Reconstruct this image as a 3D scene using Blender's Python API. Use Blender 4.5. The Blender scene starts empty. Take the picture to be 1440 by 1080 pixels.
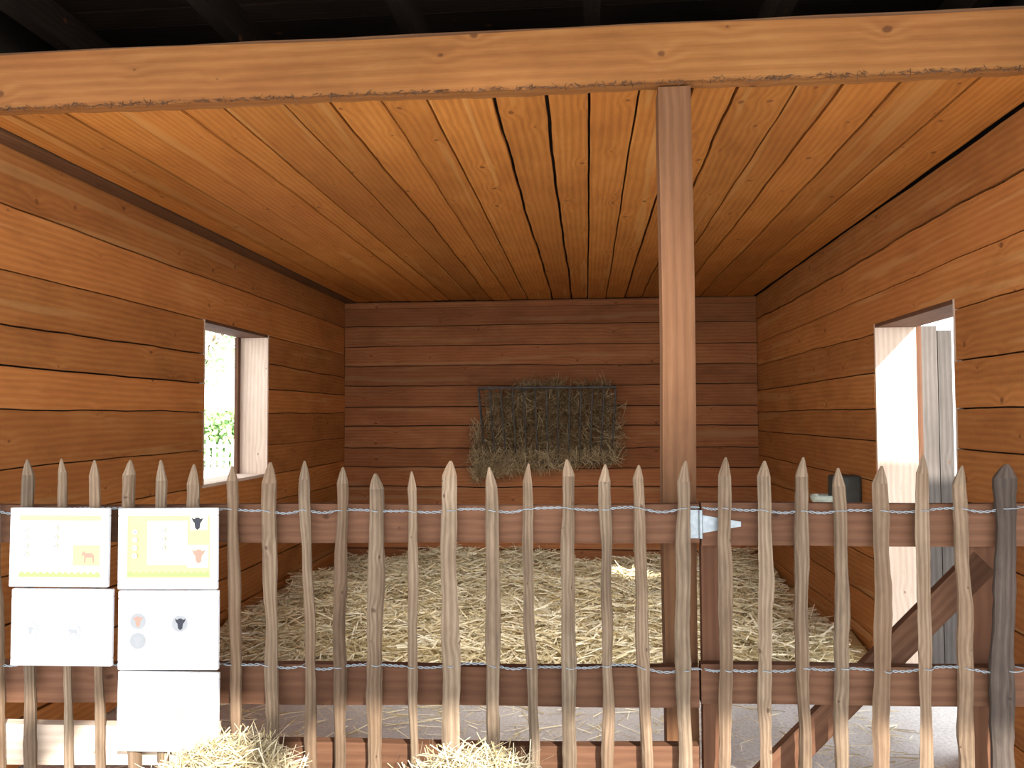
import bpy, bmesh, math, random
import numpy as np
from mathutils import Vector, Matrix
random.seed(7); rng=np.random.default_rng(7)
scene=bpy.context.scene
scene.view_settings.view_transform='Standard'
COL=scene.collection
V=Vector
# ------------------------------------------------------------ camera
F=1165.0; CAMZ=1.6
yaw=math.atan(105/F); pitch=math.atan(45/F); roll=math.radians(-0.25)
R=(Matrix.Rotation(yaw,3,'Z')@Matrix.Rotation(math.pi/2+pitch,3,'X')@Matrix.Rotation(roll,3,'Z'))
cd=bpy.data.cameras.new('camera'); cam=bpy.data.objects.new('camera',cd); COL.objects.link(cam)
cd.sensor_width=36; cd.lens=36*F/1440; cd.clip_end=300
cam.matrix_world=Matrix.Translation((0,0,CAMZ))@R.to_4x4(); scene.camera=cam
C0=V((0,0,CAMZ))
def ray(px,py): return R@V(((px-720)/F,-(py-540)/F,-1))
def hit(px,py,p0,n):
    d=ray(px,py); return C0+d*((V(p0)-C0).dot(V(n))/d.dot(V(n)))
# room dims
XL,XR,YB,ZC=-2.59,1.75,8.7,2.83
Y0=2.75
# ------------------------------------------------------------ node helpers
def newmat(name):
    m=bpy.data.materials.new(name); m.use_nodes=True
    nt=m.node_tree; nt.nodes.clear()
    o=nt.nodes.new('ShaderNodeOutputMaterial'); b=nt.nodes.new('ShaderNodeBsdfPrincipled')
    nt.links.new(b.outputs[0],o.inputs[0]); return m,nt,b
def mth(nt,op,a,b=None,c=None,clamp=False):
    n=nt.nodes.new('ShaderNodeMath'); n.operation=op; n.use_clamp=clamp
    for i,x in enumerate((a,b,c)):
        if x is None: continue
        if isinstance(x,(int,float)): n.inputs[i].default_value=x
        else: nt.links.new(x,n.inputs[i])
    return n.outputs[0]
def comb(nt,x,y,z):
    n=nt.nodes.new('ShaderNodeCombineXYZ')
    for i,s in enumerate((x,y,z)):
        if isinstance(s,(int,float)): n.inputs[i].default_value=s
        else: nt.links.new(s,n.inputs[i])
    return n.outputs[0]
def noise(nt,vec,scale=1,detail=3,rough=.5):
    n=nt.nodes.new('ShaderNodeTexNoise'); n.inputs['Scale'].default_value=scale
    n.inputs['Detail'].default_value=detail; n.inputs['Roughness'].default_value=rough
    if vec is not None: nt.links.new(vec,n.inputs['Vector'])
    return n.outputs[0]
def ramp(nt,fac,stops):
    n=nt.nodes.new('ShaderNodeValToRGB'); nt.links.new(fac,n.inputs[0])
    e=n.color_ramp.elements
    while len(e)<len(stops): e.new(.5)
    for i,(p,c) in enumerate(stops): e[i].position=p; e[i].color=(*c,1)
    return n.outputs[0]
def mixc(nt,mode,fac,a,b):
    n=nt.nodes.new('ShaderNodeMix'); n.data_type='RGBA'; n.blend_type=mode
    if isinstance(fac,(int,float)): n.inputs[0].default_value=fac
    else: nt.links.new(fac,n.inputs[0])
    for s,x in ((6,a),(7,b)):
        if isinstance(x,tuple): n.inputs[s].default_value=(*x,1)
        else: nt.links.new(x,n.inputs[s])
    return n.outputs[2]
def wood(name,cd_,cm,cl,knots=1.0,rough=.75,ring=.16,vary=.5,gs=1.0,red=(.42,.13,.05),redamt=.35,rf=190,wv=14,kcol=(.13,.045,.017),sap=None,stain=0.0,sapamt=.4):
    m,nt,b=newmat(name)
    uvn=nt.nodes.new('ShaderNodeUVMap'); sp=nt.nodes.new('ShaderNodeSeparateXYZ'); nt.links.new(uvn.outputs[0],sp.inputs[0])
    u,v=sp.outputs[0],sp.outputs[1]
    at=nt.nodes.new('ShaderNodeAttribute'); at.attribute_name='rnd'; r=at.outputs['Fac']
    wob=noise(nt,comb(nt,mth(nt,'MULTIPLY',u,14),mth(nt,'MULTIPLY',v,14),r),1,2)
    vo=nt.nodes.new('ShaderNodeTexVoronoi'); vo.voronoi_dimensions='2D'; vo.inputs['Scale'].default_value=3.6*gs
    nt.links.new(comb(nt,mth(nt,'ADD',mth(nt,'MULTIPLY',u,.75),mth(nt,'MULTIPLY',wob,.02)),mth(nt,'ADD',v,mth(nt,'MULTIPLY',wob,.02)),0),vo.inputs['Vector'])
    dist=vo.outputs['Distance']
    sepc=nt.nodes.new('ShaderNodeSeparateXYZ'); nt.links.new(vo.outputs['Color'],sepc.inputs[0]); ks=sepc.outputs[0]
    bulge=mth(nt,'MULTIPLY',mth(nt,'MULTIPLY',mth(nt,'POWER',mth(nt,'SUBTRACT',.30,dist,clamp=True),1.6),60.0*knots),ks)
    w=noise(nt,comb(nt,mth(nt,'MULTIPLY',u,.6*gs),mth(nt,'MULTIPLY',v,4*gs),r),1,2)
    ringc=mth(nt,'ADD',mth(nt,'ADD',mth(nt,'MULTIPLY',v,rf*gs),mth(nt,'MULTIPLY',w,wv)),bulge)
    rg=mth(nt,'MULTIPLY_ADD',mth(nt,'SINE',ringc),.5,.5)
    fine=noise(nt,comb(nt,mth(nt,'MULTIPLY',u,5*gs),mth(nt,'MULTIPLY',v,160*gs),r),1,3,.6)
    big=noise(nt,comb(nt,mth(nt,'MULTIPLY',u,2.2),mth(nt,'MULTIPLY',v,6),mth(nt,'MULTIPLY',r,9)),1,4,.65)
    g=mth(nt,'ADD',mth(nt,'MULTIPLY',rg,ring),mth(nt,'ADD',mth(nt,'MULTIPLY',fine,.35),mth(nt,'MULTIPLY',big,.65-.35*ring)))
    col=ramp(nt,g,[(.25,cl),(.52,cm),(.85,cd_)])
    hue=noise(nt,comb(nt,mth(nt,'MULTIPLY',r,57.3),mth(nt,'MULTIPLY',u,.5),mth(nt,'MULTIPLY',v,2.2)),1,3)
    col=mixc(nt,'MIX',mth(nt,'MULTIPLY',mth(nt,'MULTIPLY',mth(nt,'SUBTRACT',hue,.38,clamp=True),3.2,clamp=True),redamt),col,red)
    if sap:
        sn=noise(nt,comb(nt,mth(nt,'MULTIPLY',u,.45),mth(nt,'MULTIPLY',v,11),mth(nt,'MULTIPLY',r,31)),1,3,.5)
        col=mixc(nt,'MIX',mth(nt,'MULTIPLY',mth(nt,'MULTIPLY',mth(nt,'SUBTRACT',sn,.60,clamp=True),25,clamp=True),sapamt),col,sap)
    if stain>0:
        st=noise(nt,comb(nt,mth(nt,'MULTIPLY',u,1.6),mth(nt,'MULTIPLY',v,3.5),7.7),1,5,.65)
        sf=mth(nt,'SUBTRACT',1.0,mth(nt,'MULTIPLY',mth(nt,'MULTIPLY',mth(nt,'SUBTRACT',st,.52,clamp=True),6,clamp=True),stain))
        col=mixc(nt,'MULTIPLY',1.0,col,comb(nt,sf,sf,sf))
    vf=mth(nt,'MULTIPLY_ADD',r,vary,1-vary*.5)
    col=mixc(nt,'MULTIPLY',1.0,col,comb(nt,vf,vf,vf))
    if knots>0:
        ksz=mth(nt,'MULTIPLY_ADD',ks,.055,.006)
        kf=mth(nt,'MULTIPLY',mth(nt,'SUBTRACT',ksz,dist,clamp=True),40,clamp=True)
        kf=mth(nt,'MULTIPLY',kf,.7)
        col=mixc(nt,'MIX',kf,col,kcol)
    nt.links.new(col,b.inputs['Base Color']); b.inputs['Roughness'].default_value=rough
    b.inputs['Specular IOR Level'].default_value=.2
    bp=nt.nodes.new('ShaderNodeBump'); bp.inputs['Strength'].default_value=.25; bp.inputs['Distance'].default_value=.004
    nt.links.new(g,bp.inputs['Height']); nt.links.new(bp.outputs[0],b.inputs['Normal'])
    return m
def plain(name,c,rough=.8,metal=0,nz=.15,sc=20):
    m,nt,b=newmat(name)
    tc=nt.nodes.new('ShaderNodeTexCoord')
    n=noise(nt,tc.outputs['Object'],sc,3)
    a=tuple(x*(1-nz) for x in c); d=tuple(min(1,x*(1+nz)) for x in c)
    nt.links.new(ramp(nt,n,[(.3,a),(.7,d)]),b.inputs['Base Color'])
    b.inputs['Roughness'].default_value=rough; b.inputs['Metallic'].default_value=metal
    b.inputs['Specular IOR Level'].default_value=.3
    return m
def strawmat(name,a,b_,c):
    m,nt,b=newmat(name)
    at=nt.nodes.new('ShaderNodeAttribute'); at.attribute_name='rnd'
    nt.links.new(ramp(nt,at.outputs['Fac'],[(0,a),(.4,b_),(1,c)]),b.inputs['Base Color'])
    b.inputs['Roughness'].default_value=.6; b.inputs['Specular IOR Level'].default_value=.3
    return m
M_ceil=wood('ceiling_wood',(.30,.102,.022),(.50,.195,.040),(.60,.27,.070),redamt=.4,red=(.42,.135,.026),vary=.38,sap=(.60,.33,.11),sapamt=.35,stain=.10)
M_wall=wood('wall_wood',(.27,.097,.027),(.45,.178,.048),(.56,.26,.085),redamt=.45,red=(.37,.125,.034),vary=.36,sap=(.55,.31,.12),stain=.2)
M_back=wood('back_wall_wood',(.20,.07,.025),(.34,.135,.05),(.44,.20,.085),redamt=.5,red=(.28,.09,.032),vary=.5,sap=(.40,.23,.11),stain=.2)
M_beam=wood('beam_wood',(.16,.058,.015),(.25,.103,.028),(.32,.15,.048),redamt=.15,vary=.1,rf=150,wv=10,kcol=(.07,.022,.008),stain=.12)
M_post=wood('post_wood',(.095,.042,.02),(.165,.078,.036),(.23,.12,.062),redamt=.4,red=(.15,.06,.025),knots=.5,vary=.2,stain=.2)
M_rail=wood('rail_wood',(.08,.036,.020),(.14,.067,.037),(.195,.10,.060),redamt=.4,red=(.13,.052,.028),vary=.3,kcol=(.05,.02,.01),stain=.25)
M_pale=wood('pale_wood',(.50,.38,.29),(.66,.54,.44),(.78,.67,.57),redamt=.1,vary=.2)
M_grey=wood('weathered_wood',(.06,.052,.047),(.105,.092,.083),(.16,.142,.13),redamt=.1,red=(.10,.065,.05),vary=.4)
M_dark=plain('dark_gap',(.012,.007,.004),.95)
M_roof=wood('shade_dark_roof_wood',(.010,.006,.0045),(.026,.015,.01),(.045,.028,.02),redamt=.0,vary=.8)  # near-black base colour carries the shade under the roof
M_pick=wood('chestnut_paling',(.055,.035,.023),(.175,.126,.085),(.30,.24,.175),redamt=.45,red=(.15,.08,.042),vary=.6,knots=.6,gs=2.2,kcol=(.04,.02,.012),stain=.4)
M_bark=wood('bark_paling',(.03,.022,.018),(.085,.066,.055),(.17,.14,.115),redamt=.3,red=(.085,.05,.034),vary=.4,knots=.6,gs=2.2,kcol=(.02,.012,.01))
M_galv=plain('galvanised_steel',(.30,.34,.37),.45,.6,.12,60)
M_wire=plain('galvanised_wire',(.30,.35,.39),.5,.3,.1,80)
M_rack=plain('dark_iron',(.12,.115,.11),.6,.4,.3,30)
M_straw=strawmat('straw',(.42,.32,.15),(.78,.68,.43),(.95,.90,.72))
M_hay=strawmat('dry_hay',(.10,.065,.028),(.26,.18,.085),(.62,.50,.30))
M_hayb=strawmat('pale_hay',(.32,.25,.12),(.54,.45,.28),(.78,.70,.52))
M_leaf=strawmat('leaves',(.20,.36,.12),(.34,.52,.22),(.5,.66,.36))
M_white=plain('white_frame',(.88,.89,.92),.35,0,.02)
M_wpanel=plain('white_print',(.93,.94,.95),.4,0,.01)
M_trunk=plain('trunk_bark',(.15,.10,.07),.9,0,.4,6)
M_dust=plain('dusty_fringe',(.10,.05,.025),.9,0,.3,40)
# ------------------------------------------------------------ mesh builder
class MB:
    def __init__(s): s.v=[];s.f=[];s.uv=[];s.r=[];s.m=[]
    def face(s,idx,uvs,r,m): s.f.append(idx); s.uv.extend(uvs); s.r.append(r); s.m.append(m)
    def obj(s,name,mats,parent=None,smooth=False,recalc=True,**props):
        me=bpy.data.meshes.new(name); me.from_pydata([tuple(x) for x in s.v],[],s.f)
        l=me.uv_layers.new(name='UVMap'); l.data.foreach_set('uv',[c for t in s.uv for c in t])
        a=me.attributes.new('rnd','FLOAT','FACE'); a.data.foreach_set('value',s.r)
        for m in mats: me.materials.append(m)
        me.polygons.foreach_set('material_index',s.m)
        if recalc:
            bm=bmesh.new(); bm.from_mesh(me); bmesh.ops.recalc_face_normals(bm,faces=bm.faces); bm.to_mesh(me); bm.free()
        if smooth: me.polygons.foreach_set('use_smooth',[True]*len(me.polygons))
        me.update()
        o=bpy.data.objects.new(name,me); COL.objects.link(o)
        if parent: o.parent=parent; o.matrix_parent_inverse=Matrix.Translation(-parent.location)
        for k,x in props.items(): o[k]=x
        return o
def empty(name,loc,**p):
    o=bpy.data.objects.new(name,None); o.empty_display_size=.1; COL.objects.link(o); o.location=loc
    for k,x in p.items(): o[k]=x
    return o
def plank(mb,O,L,W,N,l0,l1,f0,f1,th,rnd,mat=0,seg=.25,vo=None):
    O,L,W,N=V(O),V(L),V(W),V(N)
    n=max(1,int(math.ceil((l1-l0)/seg))); vo=random.random()*40 if vo is None else vo
    b=len(mb.v); T=[]
    for i in range(n+1):
        l=l0+(l1-l0)*i/n; a,c=f0(l),f1(l)
        if c<a+.002: c=a+.002
        P=O+L*l
        mb.v+= [P+W*a,P+W*c,P+W*c-N*th,P+W*a-N*th]; T.append((l,a,c))
    for i in range(n):
        k=b+4*i; l,a,c=T[i]; l2,a2,c2=T[i+1]
        vs=[[(l,a+vo),(l,c+vo),(l,c+th+vo),(l,a-th+vo)],[(l2,a2+vo),(l2,c2+vo),(l2,c2+th+vo),(l2,a2-th+vo)]]
        for j in range(4):
            j2=(j+1)%4
            mb.face([k+j,k+j2,k+4+j2,k+4+j],[vs[0][j],vs[0][j2],vs[1][j2],vs[1][j]],rnd,mat)
    for k,l in ((b,l0),(b+4*n,l1)):
        a,c=T[0][1:] if k==b else T[-1][1:]
        mb.face([k,k+1,k+2,k+3],[(l,a+vo),(l,c+vo),(l+th,c+vo),(l+th,a+vo)],rnd,mat)
def board(mb,O,L,W,N,ln,wd,th,rnd=None,mat=0):
    plank(mb,O,L,W,N,0,ln,lambda l:0,lambda l:wd,th,random.random() if rnd is None else rnd,mat,seg=10)
def panel(mb,O,L,W,N,l0,l1,bounds,th,opens=(),amp=.008,gap=.008,seg=.22,seed=0):
    rr=random.Random(seed)
    ph=[(rr.random()*6,rr.random()*6,rr.random()*6,rr.uniform(.2,1.5)) for _ in bounds]
    def e(k,l):
        a,b_,c,s=ph[k]; return amp*s*(math.sin(l*1.3+a)+.5*math.sin(l*3.1+b_)+.4*math.sin(l*8.7+c)+.2*math.sin(l*23+a))
    for k in range(len(bounds)-1):
        r=rr.random(); vo=rr.random()*40; g=gap*rr.uniform(.5,1.5); sh=rr.uniform(-.004,.004)
        f0=lambda l,k=k,g=g:bounds[k]+e(k,l)+g/2
        f1=lambda l,k=k,g=g:bounds[k+1]+e(k+1,l)-g/2
        OO=V(O)+V(N)*sh
        op=[o for o in opens if o[2]<bounds[k+1] and o[3]>bounds[k]]
        if not op: plank(mb,OO,L,W,N,l0,l1,f0,f1,th,r,0,seg,vo); continue
        o=op[0]
        plank(mb,OO,L,W,N,l0,o[0],f0,f1,th,r,0,seg,vo); plank(mb,OO,L,W,N,o[1],l1,f0,f1,th,r,0,seg,vo)
        if bounds[k]<o[2]-.01: plank(mb,OO,L,W,N,o[0],o[1],f0,lambda l:min(o[2],f1(l)),th,r,0,seg,vo)
        if bounds[k+1]>o[3]+.01: plank(mb,OO,L,W,N,o[0],o[1],lambda l:max(o[3],f0(l)),f1,th,r,0,seg,vo)
def mkbounds(a,b,w,seed,j=.03):
    rr=random.Random(seed); out=[a]
    while out[-1]<b-w*1.3: out.append(out[-1]+w+rr.uniform(-j,j))
    out.append(b); return out
X,Y,Z=V((1,0,0)),V((0,1,0)),V((0,0,1))
ZR=3.6; YE=-2.35
# ------------------------------------------------------------ walls
WO=(5.41,6.57,1.12,2.27)
DO=(4.11,5.23,-.01,2.15)
def core(mb,x0,x1,op,ztop):
    y0,y1,z0,z1=op
    for (a,b,c,d) in ((Y0,y0,0,ztop),(y1,YB+.25,0,ztop),(y0,y1,z1,ztop),(y0,y1,0,z0)):
        if d-c<.02: continue
        board(mb,(x1,a,c),Y,Z,X,b-a,d-c,x1-x0,.5,1)
mb=MB()
zs=sorted(set([round(hit(0,p,(XL,0,0),(1,0,0)).z,3) for p in (285,378,452,515,577,660)]))
bl=[0,.22,.45,.68,.90,1.13]+[z for z in zs if z>1.25]
while bl[-1]<ZC-.3: bl.append(bl[-1]+.225)
bl.append(ZC)
panel(mb,(XL,0,0),Y,Z,X,Y0,YB,bl,.025,[WO],amp=.005,gap=.009,seg=.08,seed=11)
core(mb,XL-.22,XL-.03,WO,ZR)
mb.obj('wall_left',[M_wall,M_dark],kind='structure',label='orange larch board wall with square window opening')
mb=MB(); panel(mb,(XR,0,0),Y,Z,-X,Y0,YB,mkbounds(0,ZC,.222,5),.025,[DO],amp=.005,gap=.009,seg=.08,seed=12)
core(mb,XR+.03,XR+.22,DO,ZR)
mb.obj('wall_right',[M_wall,M_dark],kind='structure',label='orange larch board wall with doorway')
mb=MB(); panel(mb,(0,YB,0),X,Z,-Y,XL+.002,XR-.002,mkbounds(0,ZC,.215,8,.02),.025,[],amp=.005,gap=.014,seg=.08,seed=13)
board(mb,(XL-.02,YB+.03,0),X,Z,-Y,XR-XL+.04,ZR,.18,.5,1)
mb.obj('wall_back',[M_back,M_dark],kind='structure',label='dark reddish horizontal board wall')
# ceiling
pxs=[0,75,150,240,300,390,460,530,595,690,765,830,900,975,1045,1125,1195,1280,1385]
bx=[hit(p,152-p*.036,(0,0,ZC),(0,0,1)).x for p in pxs]
bx=[XL+.13]+[b for b in bx if XL+.2<b<XR-.1]+[XR-.02]
YC=3.055
mb=MB(); panel(mb,(0,0,ZC),Y,X,-Z,YC,YB-.01,bx,.025,[],amp=.004,gap=.012,seg=.08,seed=21)
board(mb,(XL-.02,YC,ZC+.03),Y,X,-Z,YB-YC,XR-XL+.04,.08,.5,1)
board(mb,(XL+.005,YC,ZC-.01),Y,X,-Z,YB-YC,.11,.03,.2,2)
mb.obj('ceiling',[M_ceil,M_dark,M_post],kind='structure',label='orange board ceiling running towards the rear')
mb=MB(); board(mb,(XL+.01,YB-.045,ZC-.075),X,Z,-Y,XR-XL-.02,.055,.04,.4); mb.obj('trim_1',[M_back],kind='structure')
# roof; unseen front part lengthened and widened to block sun
mb=MB()
yb=mkbounds(YE,YB+.3,.2,4); WY=1.15
for i in range(len(yb)-1):
    wide = yb[i+1]<WY+.15  # front boards run past the stall to keep sun off the fence
    board(mb,(XL-1.2,yb[i]+.004,ZR),X,Y,-Z,(8.5 if wide else 2.6)-(XL-1.2),yb[i+1]-yb[i]-.008,.03)
for xx in (-3.2,-2.4,-1.6,-.8,0,.8,1.6,2.4): board(mb,(xx,YE,ZR-.16),Y,X,-Z,YB-YE,.07,-.155)
board(mb,(XL-1.2,YE,ZR+.035),X,Y,-Z,8.5-(XL-1.2),WY-YE,.05,.3)
board(mb,(XL-1.2,WY,ZR+.035),X,Y,-Z,2.6-(XL-1.2),YB-WY+.2,.05,.3)
mb.obj('ceiling_roof',[M_roof],kind='structure',label='roof boards and rafters, shade put into the dark colour, unseen front widened to block sun')
# ------------------------------------------------------------ window and door frames
def opening(name,x0,x1,op,mats,sill=True):
    y0,y1,z0,z1=op; e=empty(name,(0,0,0),kind='structure')
    m=MB(); t=.022
    board(m,(x0,y1-t,z0),Z,X,-Y,z1-z0,x1-x0,t,.7); m.obj('jamb',[mats],e)
    m=MB(); board(m,(x0,y0+t,z0),Z,X,Y,z1-z0,x1-x0,t,.4); m.obj('jamb',[mats],e)
    m=MB(); board(m,(x0,y0+t,z1-t),Y,X,-Z,y1-y0-2*t,x1-x0,t,.3); m.obj('head_board',[M_rail],e)
    if sill:
        m=MB(); board(m,(x0-.02,y0+t,z0+t),Y,X,Z,y1-y0-2*t,x1-x0+.02,t,.5); m.obj('sill',[mats],e)
    return e
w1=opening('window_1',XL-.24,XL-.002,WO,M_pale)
m=MB(); board(m,(XL-.262,WO[1]-.07,WO[2]+.02),Z,X,-Y,WO[3]-WO[2]-.04,.03,.05,.2); m.obj('shutter_edge',[M_rail],w1,label='brown shutter edge')
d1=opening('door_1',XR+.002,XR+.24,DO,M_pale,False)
leaf=MB()
p=hit(1294,470,(0,5.45,0),(0,1,0)); x=p.x
board(leaf,(x,5.45,.03),Z,X,-Y,2.13,.10,.03,.7); board(leaf,(x+.105,5.45,.03),Z,X,-Y,2.10,.085,.03,.2)
board(leaf,(x,5.485,.4),X,Z,-Y,.19,.12,.03,.5); board(leaf,(x,5.485,1.7),X,Z,-Y,.19,.12,.03,.5)
leaf.obj('door_leaf',[M_grey],d1,label='weathered grey plank door leaf')
m=MB(); board(m,(x-.075,5.36,.03),Z,X,-Y,2.2,.045,.05,.3); m.obj('hanging_stile',[M_rail],d1)
# ------------------------------------------------------------ floor
m,nt,b=newmat('gravel_floor'); tc=nt.nodes.new('ShaderNodeTexCoord')
n1=noise(nt,tc.outputs['Object'],60,4,.7); n2=noise(nt,tc.outputs['Object'],1.5,3)
s_=mth(nt,'ADD',mth(nt,'MULTIPLY',n1,.7),mth(nt,'MULTIPLY',n2,.3))
nt.links.new(ramp(nt,s_,[(.3,(.34,.325,.31)),(.5,(.56,.54,.53)),(.7,(.72,.70,.69))]),b.inputs['Base Color'])
b.inputs['Roughness'].default_value=.9
bp=nt.nodes.new('ShaderNodeBump'); bp.inputs['Strength'].default_value=.5; bp.inputs['Distance'].default_value=.01
nt.links.new(n1,bp.inputs['Height']); nt.links.new(bp.outputs[0],b.inputs['Normal']); M_floor=m
mb=MB(); mb.v=[V((-60,-30,0)),V((60,-30,0)),V((60,70,0)),V((-60,70,0))]; mb.face([0,1,2,3],[(0,0)]*4,.5,0)
mb.obj('floor',[M_floor],kind='structure',label='grey gravelly ground')
# ------------------------------------------------------------ beam and post
mb=MB(); YF=2.98
def bt(px,py): return hit(px,py,(0,YF,0),(0,1,0)).z
zt,zb=(bt(300,62)+bt(1200,25))/2,(bt(300,140)+bt(1200,108))/2
plank(mb,(0,YF,0),X,Z,-Y,-3.0,2.3,lambda l:zb+.003*math.sin(l*5)+.002*math.sin(l*37),lambda l:zt+.004*math.sin(l*3.3+1),.07,.6,0,.04,vo=12.3)
plank(mb,(0,YF+.02,0),X,Z,-Y,-3.0,2.3,lambda l:zt+.006,lambda l:zt+.018+.002*math.sin(l*9),.05,.1,1,.3)
beam=mb.obj('header_beam',[M_beam,M_post],label='long light-brown knotty header beam across the stall front',category='beam')
xa=hit(931,500,(0,3.0,0),(0,1,0)).x; xb=hit(977,500,(0,3.0,0),(0,1,0)).x
mb=MB(); plank(mb,(xa,3.0,0),Z,X,-Y,0,zb-.006,lambda l:.003*math.sin(l*4),lambda l:xb-xa+.003*math.sin(l*3+2),.12,.5,0,.2)
mb.obj('support_post',[M_post],label='square reddish timber post with knots holding up the beam',category='post')
# ------------------------------------------------------------ fence
ang=math.radians(3); U=V((math.cos(ang),math.sin(ang),0)); NB=V((-math.sin(ang),math.cos(ang),0))
P0=V((.34,2.86,0))
def fp(px,py,off=0): return hit(px,py,P0+NB*off,NB)
def fs(px,py,off=0): return (fp(px,py,off)-P0).dot(U)
def rail(parent,name,px0,px1,py0,py1,off,mat,th=.045,s0=None,s1=None,rnd=None):
    xm=(max(px0,0)+min(px1,1440))/2
    z1=fp(xm,py0,off).z; z0=fp(xm,py1,off).z
    a=fs(px0,py0,off) if s0 is None else s0; b_=fs(px1,py0,off) if s1 is None else s1
    mb=MB(); plank(mb,P0+NB*off,U,Z,-NB,a,b_,lambda l:z0+.002*math.sin(l*6),lambda l:z1+.003*math.sin(l*4.4+1),th,random.random() if rnd is None else rnd,0,.15)
    return mb.obj(name,[mat],parent)
fence=empty('picket_fence',P0,label='rustic chestnut paling fence wired to reddish timber rails',category='fence')
gate=empty('stall_gate',P0+U*.45,label='timber gate with diagonal brace clad in wired chestnut pales',category='gate')
sL=(XL+.03-P0.x)/U.x; sR=(XR-.03-P0.x)/U.x
rail(fence,'rail',0,983,710,763,.03,M_rail,s0=sL,rnd=.8)
rail(fence,'rail',0,983,936,991,.03,M_rail,s0=sL,rnd=.4)
rail(fence,'rail',306,983,1047,1105,.03,M_rail,rnd=.2)
rail(fence,'rail',0,304,1019,1076,.03,M_pale,s0=sL,rnd=.2)['label']='bottom rail in pale wood, sunlight put into the colour'  # paler than the other rails, sunlit brightness put into its wood colour
rail(gate,'gate_rail',986,1500,708,768,.03,M_rail,s1=sR,rnd=.75)
rail(gate,'gate_rail',986,1500,937,992,.03,M_rail,s1=sR,rnd=.5)
mb=MB(); board(mb,P0+NB*.03+U*fs(986,900,.03)+Z*.12,U,Z,-NB,sR-fs(986,900,.03),.13,.045,.4); mb.obj('gate_rail',[M_rail],gate)
def stile(px0,px1,rnd,off=.078):
    a,b_=fs(px0,850,off),fs(px1,850,off); mb=MB()
    board(mb,P0+NB*off+U*a+Z*.08,Z,U,-NB,fp(1100,768,off).z-.08+.1,b_-a,.04,rnd); mb.obj('gate_stile',[M_rail],gate)
stile(987,1013,.6); stile(1362,1402,.9)
off=.078; A=fp(1085,1092,off); B=fp(1385,790,off); Lb=(B-A); A=A-Lb*.12; Lb=B-A; ln=Lb.length; Lb.normalize(); Wb=Lb.cross(NB)
mb=MB(); board(mb,A-Wb*.05,Lb,Wb,-NB,ln,.10,.035,.5); mb.obj('diagonal_brace',[M_rail],gate)
def paling(parent,tx,ty,bxp,w,mat=M_pick,by=1080):
    top=fp(tx,ty); bot=fp(bxp,by); d=(bot-top); bot=top+d*((top.z-.03)/(top.z-bot.z))
    L=(bot-top).length; rad=w/F*2.95/2*1.04
    rr=random.Random(int(tx*7+ty)); n=40; k=8
    base=[rr.uniform(.80,1.14) for _ in range(k)]
    mb=MB(); p1,p2,p3=rr.random()*6,rr.random()*6,rr.random()*6; am=rr.uniform(.002,.0055)
    tipl=rr.uniform(.045,.075); ts=[0,tipl*.33,tipl*.7,tipl]+[tipl+(L-tipl)*i/(n) for i in range(1,n+1)]
    tipoff=rr.uniform(-.35,.35)
    r0=rr.random(); vo=rr.random()*30
    for i,t in enumerate(ts):
        P=top+(bot-top)*(t/L)
        lx=am*(math.sin(t*4+p1)+.5*math.sin(t*9+p2)+.35*math.sin(t*23+p3))
        sc=1+.08*math.sin(t*6+p3)+.06*math.sin(t*17+p1)+.035*rr.uniform(-1,1)
        if t<tipl: q=.16+.84*(t/tipl)**.8; sc*=q; lx+=(1-t/tipl)*tipoff*rad
        for j in range(k):
            a=2*math.pi*j/k+.3; r=rad*sc*base[j]*(1+.05*rr.uniform(-1,1))
            mb.v.append(P+U*(lx+math.cos(a)*r)+NB*(math.sin(a)*r*.75))
    for i in range(len(ts)-1):
        for j in range(k):
            j2=(j+1)%k; a,b_=i*k,(i+1)*k
            mb.face([a+j,a+j2,b_+j2,b_+j],[(ts[i],j*.016+vo),(ts[i],(j+1)*.016+vo),(ts[i+1],(j+1)*.016+vo),(ts[i+1],j*.016+vo)],min(1,max(0,r0+(.35 if i<3 else 0))),0)
    mb.face(list(range(k)),[(0,vo)]*k,1,0); q=(len(ts)-1)*k; mb.face([q+j for j in range(k)],[(0,vo)]*k,.5,0)
    mb.obj('fence_pale',[mat],parent)
    return ((top-P0).dot(U),rad)
P=[(-6,655,-2,16),(40,646,43,15),(88,645,97,14),(133,647,141,14),(183,647,190,17),(227,647,230,14),(270,653,278,17),
(324,655,334,15),(377,650,388,18),(429,648,438,14),(478,657,478,16),(529,666,527,18),(578,663,583,14),(634,648,634,22),(692,657,692,21),
(742,652,750,14),(799,646,801,17),(850,653,854,14),(899,654,909,17),(962,648,963,19)]
G=[(1017,643,1021,17),(1072,648,1078,18),(1127,643,1131,18),(1181,658,1184,17),(1239,655,1238,20),(1297,640,1303,18),(1353,655,1358,19),(1412,653,1411,25)]
allp=[]
for p in P: allp.append(paling(fence,*p,by=1080))
for p in G: allp.append(paling(gate,*p,mat=M_bark if p[0]==1412 else M_pick))
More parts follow.
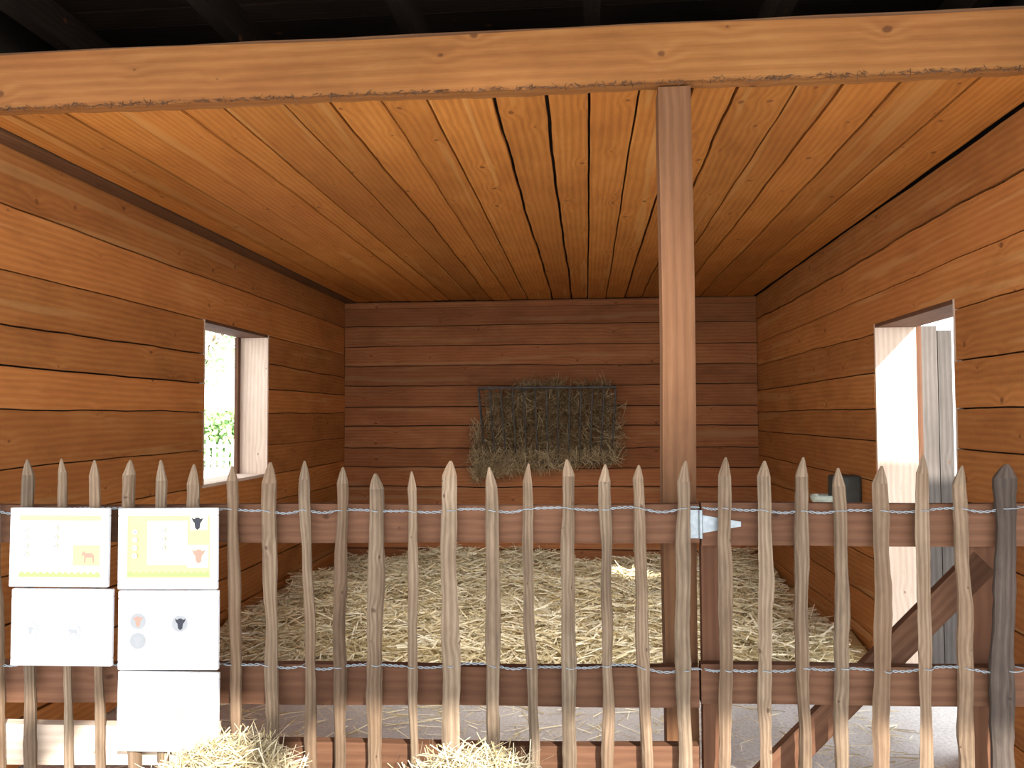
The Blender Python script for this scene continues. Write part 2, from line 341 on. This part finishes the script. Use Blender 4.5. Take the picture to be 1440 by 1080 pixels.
# ------------------------------------------------------------ tubes
def tube(mb,pts,r,k=6,rnd=.5,mat=0):
    pts=[V(p) for p in pts]; b=len(mb.v); n=len(pts)
    for i,p in enumerate(pts):
        t=(pts[min(i+1,n-1)]-pts[max(i-1,0)]).normalized()
        a=t.orthogonal() if abs(t.z)>.9 else t.cross(Z)
        a.normalize(); c=t.cross(a)
        for j in range(k):
            th=2*math.pi*j/k; mb.v.append(p+a*math.cos(th)*r+c*math.sin(th)*r)
    for i in range(n-1):
        for j in range(k):
            j2=(j+1)%k; q=b+i*k
            mb.face([q+j,q+j2,q+k+j2,q+k+j],[(0,0),(0,1),(1,1),(1,0)],rnd,mat)
    mb.face([b+j for j in range(k)],[(0,0)]*k,rnd,mat); q=b+(n-1)*k; mb.face([q+j for j in range(k)],[(0,0)]*k,rnd,mat)
def wire(parent,pl,zf,jit,lo=None,hi=None):
    anchors=[(s,zf+random.uniform(-jit,jit),rad) for s,rad in pl]
    if lo is not None: anchors=[(lo,anchors[0][1],.004)]+anchors
    if hi is not None: anchors=anchors+[(hi,anchors[-1][1],.004)]
    for kk in (0,1):
        mb=MB(); pts=[]
        for (s0,z0,r0),(s1,z1,r1) in zip(anchors[:-1],anchors[1:]):
            N=30; rs=random.Random(int((s0+9)*1000)); sag=rs.uniform(-.004,.016)
            for i in range(N+(1 if s1==anchors[-1][0] else 0)):
                t=i/N; e=min(t,1-t)/.22; e=min(1,e); e=e*e*(3-2*e)
                rr_=(r0 if t<.5 else r1)*.8+.004
                ph=2*math.pi*3*t+kk*math.pi
                off=math.cos(kk*math.pi)*rr_*(1-e)+math.cos(ph)*.0028*e
                pts.append(P0+U*(s0+(s1-s0)*t)+NB*off+Z*(z0+(z1-z0)*t-sag*math.sin(math.pi*t)+math.sin(ph)*.003*(.3+.7*e)))
        tube(mb,pts,.0018,5)
        mb.obj('twisted_wire',[M_wire],parent,smooth=True)
zu=fp(700,716).z; zl=fp(700,937).z
fpl,gpl=allp[:len(P)],allp[len(P):]
for zz,j in ((zu,.006),(zl,.007)):
    wire(fence,fpl,zz,j,hi=fs(983,700)); wire(gate,gpl,zz,j,lo=fs(988,700),hi=sR-.01)
# hinge
o_=.024
hinge=MB()
a0,a1=fs(966,740,o_),fs(984,740,o_); zt_,zb_=fp(975,717,o_).z,fp(975,757,o_).z
board(hinge,P0+NB*o_+U*a0+Z*zb_,U,Z,-NB,a1-a0+.004,zt_-zb_,.004,.5)
zc=(zt_+zb_)/2; s1_=fs(1042,740,o_)
plank(hinge,P0+NB*o_,U,Z,-NB,a1+.004,s1_,lambda l:zc-.032*(1-.75*(l-a1)/(s1_-a1)),lambda l:zc+.032*(1-.75*(l-a1)/(s1_-a1)),.004,.5,0,.03)
tube(hinge,[P0+NB*(o_-.004)+U*(a1+.003)+Z*zb_,P0+NB*(o_-.004)+U*(a1+.003)+Z*zt_],.007,10)
ho=hinge.obj('strap_hinge',[M_galv],gate,label='galvanised strap hinge')
for (px,py) in ((973,724),(973,738),(973,752),(996,733),(996,748),(1015,740),(1034,740)):
    h=MB(); c=fp(px,py,o_-.003); tube(h,[c,c-NB*.004],.0048,8); q=h.obj('bolt',[M_rack]); q.parent=ho; q.matrix_parent_inverse=Matrix.Translation(-gate.location)
# ------------------------------------------------------------ signs
def flat(name,c,rough=.5): return plain(name,c,rough,0,.03,8)
M_yel=flat('print_yellow',(.90,.72,.27)); M_grn=flat('print_green',(.38,.54,.18)); M_gry=flat('print_grey',(.36,.37,.40))
M_brn=flat('print_brown',(.42,.27,.21)); M_blk=flat('print_black',(.03,.035,.05)); M_pyl=flat('print_pale_yellow',(.93,.86,.55)); M_lg=flat('print_light_grey',(.34,.36,.38))
PM=[M_wpanel,M_yel,M_grn,M_gry,M_brn,M_blk,M_pyl,M_lg]
def sign(x0,y0,x1,y1,groups,label,tilt=0):
    off=-.045
    a=fp(x0,y1,off); s0=(a-P0).dot(U); s1=(fp(x1,y1,off)-P0).dot(U); z0=a.z; z1=fp(x0,y0,off).z
    w,hh=s1-s0,z1-z0
    e=empty('information_sign',P0+NB*off+U*(s0+w/2)+Z*z0,label=label,category='sign',group='white framed information signs on the fence')
    ct=math.cos(tilt); st=math.sin(tilt); L=U*ct+Z*st; W=Z*ct-U*st; O=P0+NB*off+U*s0+Z*z0
    k=w/(x1-x0)
    m=MB(); t=.026
    for (oo,ll,ww) in (((0,0),w,t),((0,hh-t),w,t),((0,t),t,hh-2*t),((w-t,t),t,hh-2*t)):
        board(m,O+L*oo[0]+W*oo[1],L,W,-NB,ll,ww,.018,.5)
    ob=m.obj('sign_frame',[M_white],e); bm_=ob.modifiers.new('b','BEVEL'); bm_.width=.003; bm_.segments=2
    m=MB(); board(m,O+L*(t-.001)+W*(t-.001)+NB*.008,L,W,-NB,w-2*t+.002,hh-2*t+.002,.006,.5); m.obj('sign_panel',[M_wpanel],e)
    z=0
    for gname,prints in groups:
        m=MB()
        for pr in prints:
            z+=.00022; kind=pr[0]; Q=O+NB*(.0078-z)
            g=lambda px,py:Q+L*((px-x0)*k)+W*((y1-py)*k)
            if kind=='r':
                _,ax,ay,bx_,by_,mi=pr; pts=[(ax,by_),(bx_,by_),(bx_,ay),(ax,ay)]
            elif kind=='c':
                _,cx,cy,r,mi=pr; pts=[(cx+r*math.cos(6.2832*i/20),cy+r*math.sin(6.2832*i/20)) for i in range(20)]
            else: _,pts,mi=pr
            b=len(m.v); m.v+=[g(*q) for q in pts]; m.face([b+i for i in range(len(pts))],[(0,0)]*len(pts),.5,mi)
        m.obj(gname,PM,e,recalc=False)
def beast(cx,cy,s,mi):
    pts=[(-6,-2),(-4,-5),(-2,-3),(4,-3),(6,-1),(6,6),(4.5,6),(4,1.5),(-1.5,1.5),(-2,6),(-3.5,6),(-3.5,-.5),(-6,0)]
    return ('p',[(cx+a*s,cy+b*s) for a,b in pts],mi)
def face_(cx,cy,s,mi):
    pts=[(-6,-5),(-3,-4),(-1.5,-5.5),(1.5,-5.5),(3,-4),(6,-5),(4.5,-1.5),(3,0),(2.4,5),(0,7),(-2.4,5),(-3,0),(-4.5,-1.5)]
    return ('p',[(cx+a*s,cy+b*s) for a,b in pts],mi)
def grass(x0,x1,y,h,mi):
    pts=[]; n=26
    for i in range(n+1): pts.append((x0+(x1-x0)*i/n,y-(h if i%2 else h*.4)))
    return ('p',[(x0,y+2)]+pts+[(x1,y+2)],mi)
def ic(cx,cy,r=4.2): return ('printed_icon',[('c',cx,cy,r,3),('c',cx,cy,r*.75,6),('c',cx,cy,r*.4,3)])
def disc(cx,cy,a,b_,an): return ('animal_picture',[('c',cx,cy,11.5,a),('c',cx,cy,10.0,b_),an])
s1=[('printed_field',[('r',24,726,139,812,6),('r',24,726,139,734,1),('r',100,768,138,796,1),grass(24,139,810,6,2)]),('animal_picture',[beast(121,783,1.5,4)])]
s1+=[ic(33,y) for y in (748,759,770,781)]+[ic(75,y) for y in (745,757,769)]
sign(12,714,151,825,s1,'white framed sign with yellow print, icons and small brown animal',tilt=-.006)
s2=[('printed_field',[('r',177,727,294,814,1),('r',205,735,262,796,6),grass(177,294,810,6,2)]),('animal_picture',[('r',266,728,290,748,6),face_(276,738,1.4,5)]),('animal_picture',[('r',262,768,292,800,6),face_(278,783,1.6,4)])]
s2+=[ic(188,y) for y in (750,761,772,783)]+[ic(228,y) for y in (748,760,772)]
sign(165,715,305,829,s2,'white framed sign with yellow print, black animal and goat',tilt=.004)
sign(14,828,156,936,[disc(40,888,7,0,face_(40,888,.9,7)),disc(100,890,7,0,beast(100,890,1.1,7)),('printed_field',[('r',118,895,140,915,6)])],'white framed sign with two faint round pictures',tilt=-.004)
sign(165,831,306,942,[disc(192,876,3,7,face_(192,876,1.2,4)),disc(192,903,3,7,face_(192,903,1.2,3)),disc(251,879,3,7,face_(252,879,1.3,5)),('printed_field',[('r',264,895,290,918,6)])],'white framed sign with three round animal pictures',tilt=.003)
sign(163,944,305,1056,[disc(189,1002,3,7,face_(189,1002,1.2,3)),disc(251,1005,3,7,face_(251,1005,1.2,4)),('printed_field',[('r',264,1010,288,1030,6)])],'white framed sign with two round animal pictures',tilt=-.012)
# ------------------------------------------------------------ strands
def strands(name,cent,dirs,ln,wd,mat,bend=.15,parent=None,extra=None,rr=None,**props):
    n=len(cent); d=dirs/np.linalg.norm(dirs,axis=1)[:,None]
    rv=rng.normal(size=(n,3)); side=np.cross(d,rv); side/=np.linalg.norm(side,axis=1)[:,None]
    up=np.cross(side,d); bnd=(rng.uniform(-1,1,n)*bend*ln)[:,None]*up
    h=(d*ln[:,None]/2); s=side*(wd[:,None]/2)
    vs=np.stack([cent-h-s,cent-h+s,cent+bnd-s,cent+bnd+s,cent+h-s*.6,cent+h+s*.6],1).reshape(-1,3)
    vs[:,2]=np.maximum(vs[:,2],.004)
    b=np.arange(n)*6
    fc=np.stack([b,b+1,b+3,b+2,b+2,b+3,b+5,b+4],1).reshape(-1,4)
    r=np.repeat(rng.random(n) if rr is None else rr,2)
    vs=vs.tolist(); fc=fc.tolist(); r=r.tolist()
    if extra:
        o=len(vs); vs+=extra[0]; fc+=[[i+o for i in f] for f in extra[1]]; r+=[extra[2]]*len(extra[1])
    me=bpy.data.meshes.new(name); me.from_pydata(vs,[],fc)
    a=me.attributes.new('rnd','FLOAT','FACE'); a.data.foreach_set('value',r); me.materials.append(mat); me.update()
    o=bpy.data.objects.new(name,me); COL.objects.link(o)
    if parent: o.parent=parent; o.matrix_parent_inverse=Matrix.Translation(-parent.location)
    for k,x in props.items(): o[k]=x
    return o
n=900; c=np.stack([rng.uniform(-2.5,1.7,n),np.full(n,YF-.003),zb+rng.normal(0,.004,n)],1)
strands('dusty_fringe',c,np.stack([rng.normal(0,1,n),rng.normal(0,.15,n),rng.normal(0,.35,n)],1),rng.uniform(.008,.035,n),rng.uniform(.001,.004,n),M_dust,parent=beam,kind='stuff')
def bedh(x,y):
    t=np.clip((y-4.95-.15*np.sin(x*3))/.7,0,1); t=t*t*(3-2*t)
    return t*(.14+.05*np.sin(x*2.3+1)*np.cos(y*1.9)+.03*np.sin(x*6+y*5)+.018*np.sin(x*13-y*9))
gx=np.linspace(XL+.02,XR-.02,60); gy=np.linspace(4.85,YB-.02,56); GX,GY=np.meshgrid(gx,gy)
GZ=bedh(GX,GY)*.9+.003; ev=np.stack([GX,GY,GZ],2).reshape(-1,3).tolist()
ef=[[j*60+i,j*60+i+1,(j+1)*60+i+1,(j+1)*60+i] for j in range(55) for i in range(59)]
n=24000; x=rng.uniform(XL+.16,XR-.16,n); y=4.95+rng.random(n)**1.15*(YB-5.12)
z=bedh(x,y)+rng.uniform(0,.05,n)+.01
th=rng.uniform(0,np.pi*2,n); dz=rng.normal(0,.22,n)
strands('straw_bedding',np.stack([x,y,z],1),np.stack([np.cos(th),np.sin(th),dz],1),rng.uniform(.08,.30,n),rng.uniform(.004,.011,n),M_straw,
 extra=(ev,ef,.08),kind='stuff',label='thick bed of loose golden straw on the stall floor',category='straw')
n=1400; x=rng.uniform(XL+.1,XR-.15,n); y=rng.uniform(3.2,4.68,n); th=rng.uniform(0,6.28,n)
strands('scattered_straw',np.stack([x,y,np.full(n,.012)],1),np.stack([np.cos(th),np.sin(th),rng.normal(0,.03,n)],1),rng.uniform(.05,.2,n),rng.uniform(.003,.006,n),M_straw,bend=.04,
 kind='stuff',label='loose straw stalks scattered over grey ground',category='straw')
def heap(cx,cy,rx,ry,H,n,label):
    k=32; ev=[];ef=[]
    for i in range(13):
        f=i/12; rr_=math.sin(f*math.pi/2)**.8; zz=H*(math.cos(f*math.pi/2)**.7)*.97
        for j in range(k):
            a=6.2832*j/k; q=1+.07*math.sin(a*3+f*5)+.05*math.sin(a*7)
            ev.append([cx+rx*rr_*q*math.cos(a)*.93,cy+ry*rr_*q*math.sin(a)*.93,max(.004,zz)])
    for i in range(12):
        for j in range(k): ef.append([i*k+j,i*k+(j+1)%k,(i+1)*k+(j+1)%k,(i+1)*k+j])
    f=rng.random(n)**.6*.93; a=rng.uniform(0,6.283,n); rr_=np.sin(f*np.pi/2)**.8
    c=np.stack([cx+rx*rr_*np.cos(a)*.95,cy+ry*rr_*np.sin(a)*.95,np.maximum(.02,H*np.cos(f*np.pi/2)**.7)+rng.uniform(-.02,.025,n)],1)
    d=np.stack([-np.sin(a)+rng.normal(0,.6,n),np.cos(a)*.6+rng.normal(0,.4,n),rng.normal(0,.45,n)],1)
    strands('hay_heap',c,d,rng.uniform(.05,.18,n),rng.uniform(.002,.0045,n),M_hayb,bend=.2,extra=(ev,ef,.1),kind='stuff',label=label,category='hay')
heap(-1.06,2.38,.30,.30,.615,4800,'tall heap of pale loose hay against the fence')
heap(-.33,2.38,.33,.30,.60,5000,'wide heap of pale loose hay against the fence')
# ------------------------------------------------------------ hay rack
yf=8.30
xl=hit(673,600,(0,yf,0),(0,1,0)).x; xr=hit(866,600,(0,yf,0),(0,1,0)).x
ztp=hit(770,545,(0,yf,0),(0,1,0)).z; zbt=hit(770,650,(0,8.5,0),(0,1,0)).z
rack=empty('hay_rack',((xl+xr)/2,YB-.03,zbt),label='dark iron wall-mounted hay rack with vertical bars',category='hay rack')
m=MB(); yk=YB-.02
tube(m,[(xl,yk,ztp),(xl,yf,ztp),(xr,yf,ztp),(xr,yk,ztp)],.013,8); m.obj('top_rim',[M_rack],rack)
m=MB(); yb2=8.5
tube(m,[(xl+.04,yk,zbt),(xl+.04,yb2,zbt),(xr-.04,yb2,zbt),(xr-.04,yk,zbt)],.010,8); m.obj('bottom_rim',[M_rack],rack)
nb=13
for i in range(nb):
    t=i/(nb-1); m=MB(); xt=xl+(xr-xl)*t; xb_=xl+.04+(xr-xl-.08)*t
    tube(m,[(xt,yf,ztp),(xt,yf+.01,ztp-.1),((xt+xb_)/2,yf+.08,(ztp+zbt)/2),(xb_,yb2-.02,zbt+.05),(xb_,yb2,zbt)],.0075,6); m.obj('bar',[M_rack],rack,smooth=True)
for xs in (xl,xr):
    m=MB(); tube(m,[(xs,yf+.02,ztp),(xs,YB-.08,(ztp+zbt)/2),(xs,yk,zbt+.1)],.009,6); m.obj('side_bar',[M_rack],rack)
def nrm(n,a=1,b_=.35,c=1):
    d=rng.normal(size=(n,3)); d[:,0]*=a; d[:,1]*=b_; d[:,2]*=c; return d
CC=[];DD=[];RR=[]
n=5200; t=rng.random(n); zz=zbt-.03+(ztp-zbt-.0)*t; yfr=yb2+(yf-yb2)*t+.035
x=rng.uniform(xl+.05,xr-.04,n); y=np.minimum(yfr+rng.random(n)**2*.22,YB-.12)
CC.append(np.stack([x,y,zz],1)); DD.append(nrm(n,1,.22)); RR.append(rng.random(n)**1.6)
n=1800; q=rng.random(n)**1.7; x=xl-.06+q*1.42; z=zbt+.12-rng.random(n)*(.29-.20*q); CC.append(np.stack([x,rng.uniform(8.38,8.55,n),z],1)); DD.append(nrm(n,1,.3,1.4)); RR.append(.25+.75*rng.random(n))
n=330; x=xl-.03+rng.normal(0,.04,n); CC.append(np.stack([x,rng.uniform(8.4,8.55,n),rng.uniform(zbt-.05,zbt+.4,n)],1)); DD.append(nrm(n,.5,.3,1.4)); RR.append(rng.random(n))
n=300; x=xr+rng.normal(0,.045,n); CC.append(np.stack([x,rng.uniform(8.42,8.55,n),rng.uniform(zbt,zbt+.6,n)],1)); DD.append(nrm(n,1,.3,1)); RR.append(rng.random(n))
for k in range(18):
    cx=rng.uniform(xl+.25,xr-.02); n=30; CC.append(np.stack([cx+rng.normal(0,.05,n),rng.uniform(8.36,8.5,n),ztp+np.abs(rng.normal(0,.045,n))-.02],1)); DD.append(nrm(n,.8,.3,1)); RR.append(rng.random(n)*.7)
c=np.concatenate(CC); d=np.concatenate(DD); r_=np.concatenate(RR); nn=len(c)
strands('rack_hay',c,d,rng.uniform(.06,.2,nn),rng.uniform(.003,.006,nn),M_hay,bend=.25,rr=r_,kind='stuff',label='brown hay stuffed in the wall rack, spilling out',category='hay')
# ------------------------------------------------------------ water drinker
yw=5.55
xx=hit(1168,690,(0,yw,0),(0,1,0)).x; zt2=hit(1190,668,(0,yw,0),(0,1,0)).z; zb3=hit(1190,710,(0,yw,0),(0,1,0)).z
wd=empty('water_drinker',(XR,yw,zb3),label='dark box with pale green bowl, livestock drinker on board wall',category='drinker')
M_dk=plain('dark_plastic',(.05,.055,.05),.5); M_pg=plain('pale_green_enamel',(.45,.52,.45),.4)
m=MB(); board(m,(xx,yw-.06,zb3),X,Z,-Y,XR-.002-xx,zt2-zb3,.14,.5); o=m.obj('housing',[M_dk],wd); q=o.modifiers.new('b','BEVEL'); q.width=.02; q.segments=3
m=MB(); x0_=hit(1139,700,(0,yw,0),(0,1,0)).x; zz0=zb3+.005
k=24; rings=[(.02,0),(.06,0),(.085,.03),(.09,.06),(.078,.058),(.055,.02),(.01,.015)]
cx_=x0_+.09
for r_,h_ in rings:
    for j in range(k): m.v.append(V((cx_+r_*math.cos(6.2832*j/k),yw+r_*math.sin(6.2832*j/k)*.9,zz0+h_)))
for i in range(len(rings)-1):
    for j in range(k): m.face([i*k+j,i*k+(j+1)%k,(i+1)*k+(j+1)%k,(i+1)*k+j],[(0,0)]*4,.5,0)
m.face(list(range(k)),[(0,0)]*k,.5,0); m.face([(len(rings)-1)*k+j for j in range(k)],[(0,0)]*k,.5,0)
m.obj('bowl',[M_pg],wd,smooth=True,label='pale green bowl')
# ------------------------------------------------------------ outside
ff=empty('garden_fence',(-12,24,0),label='low white picket fence beyond the window',category='fence')
for i in range(40):
    x_=-16+i*.2; m=MB(); plank(m,(x_,24,0),Z,X,-Y,0,.95,lambda l:max(0,(l-.87)*.5),lambda l:.10-max(0,(l-.87)*.5),.02,.5,0,.12); m.obj('fence_slat',[M_white],ff)
m=MB(); board(m,(-16.2,24.05,.3),X,Z,-Y,8.4,.08,.03); m.obj('fence_rail',[M_white],ff)
m=MB(); board(m,(-16.2,24.05,.7),X,Z,-Y,8.4,.08,.03); m.obj('fence_rail',[M_white],ff)
n=9000; c=np.stack([rng.uniform(-19,-6,n),rng.uniform(25.2,27.2,n),rng.random(n)**.7*2.0],1); c[:,2]*=1+.12*np.sin(c[:,0]*1.7)
strands('garden_hedge',c,rng.normal(size=(n,3)),rng.uniform(.1,.25,n),rng.uniform(.08,.16,n),M_leaf,kind='stuff',label='leafy green hedge behind a white fence',category='hedge')
M_leaf2=strawmat('pale_leaves',(.34,.50,.26),(.46,.62,.38),(.6,.74,.52))
def tree(x_,y_,zc,r_,n):
    e=empty('garden_tree',(x_,y_,0),label='broad green leafy tree beyond the window',category='tree')
    m=MB(); tube(m,[(x_,y_,0),(x_+.1,y_,zc*.5),(x_,y_+.1,zc)],.15,10); m.obj('trunk',[M_trunk],e)
    for a in (0,1.3,2.6,3.9,5.2):
        m=MB(); tube(m,[(x_,y_,zc*.55),(x_+r_*.3*math.cos(a),y_+r_*.3*math.sin(a),zc*.9),(x_+r_*.6*math.cos(a),y_+r_*.6*math.sin(a),zc+r_*.2)],.05,6); m.obj('branch',[M_trunk],e)
    d=rng.normal(size=(n,3)); d/=np.linalg.norm(d,axis=1)[:,None]; q=r_*(.6+.4*rng.random(n))*(1+.15*np.sin(d[:,0]*7)*np.cos(d[:,2]*6))
    c=d*q[:,None]; c[:,2]*=.85; c+=np.array([x_,y_,zc+.3])
    strands('foliage',c,rng.normal(size=(n,3)),rng.uniform(.15,.3,n),rng.uniform(.08,.16,n),M_leaf2,parent=e)
tree(-15.2,31,4.9,2.6,2000)
# ------------------------------------------------------------ light
w=bpy.data.worlds.new('World'); scene.world=w; w.use_nodes=True
bg=w.node_tree.nodes['Background']; bg.inputs[0].default_value=(.94,.97,1.0,1); bg.inputs[1].default_value=4.5
sd=bpy.data.lights.new('sun','SUN'); sd.energy=12; sd.angle=math.radians(.8); sd.color=(1,.94,.84)
so=bpy.data.objects.new('sun',sd); COL.objects.link(so); so.location=(4,-8,9)
so.rotation_euler=V((-.55,1,-.58)).to_track_quat('-Z','Y').to_euler()
ld=bpy.data.lights.new('straw_fill_spot','SPOT'); ld.energy=750; ld.color=(1,.96,.9); ld.shadow_soft_size=.25  # fill spot added to brighten the straw, no fixture there
ld.spot_size=math.radians(46); ld.spot_blend=1.0
lo=bpy.data.objects.new('straw_fill_spot',ld); COL.objects.link(lo); lo.location=(-.3,1.6,3.0)
lo.rotation_euler=(V((-.25,6.2,0))-V(lo.location)).to_track_quat('-Z','Y').to_euler()
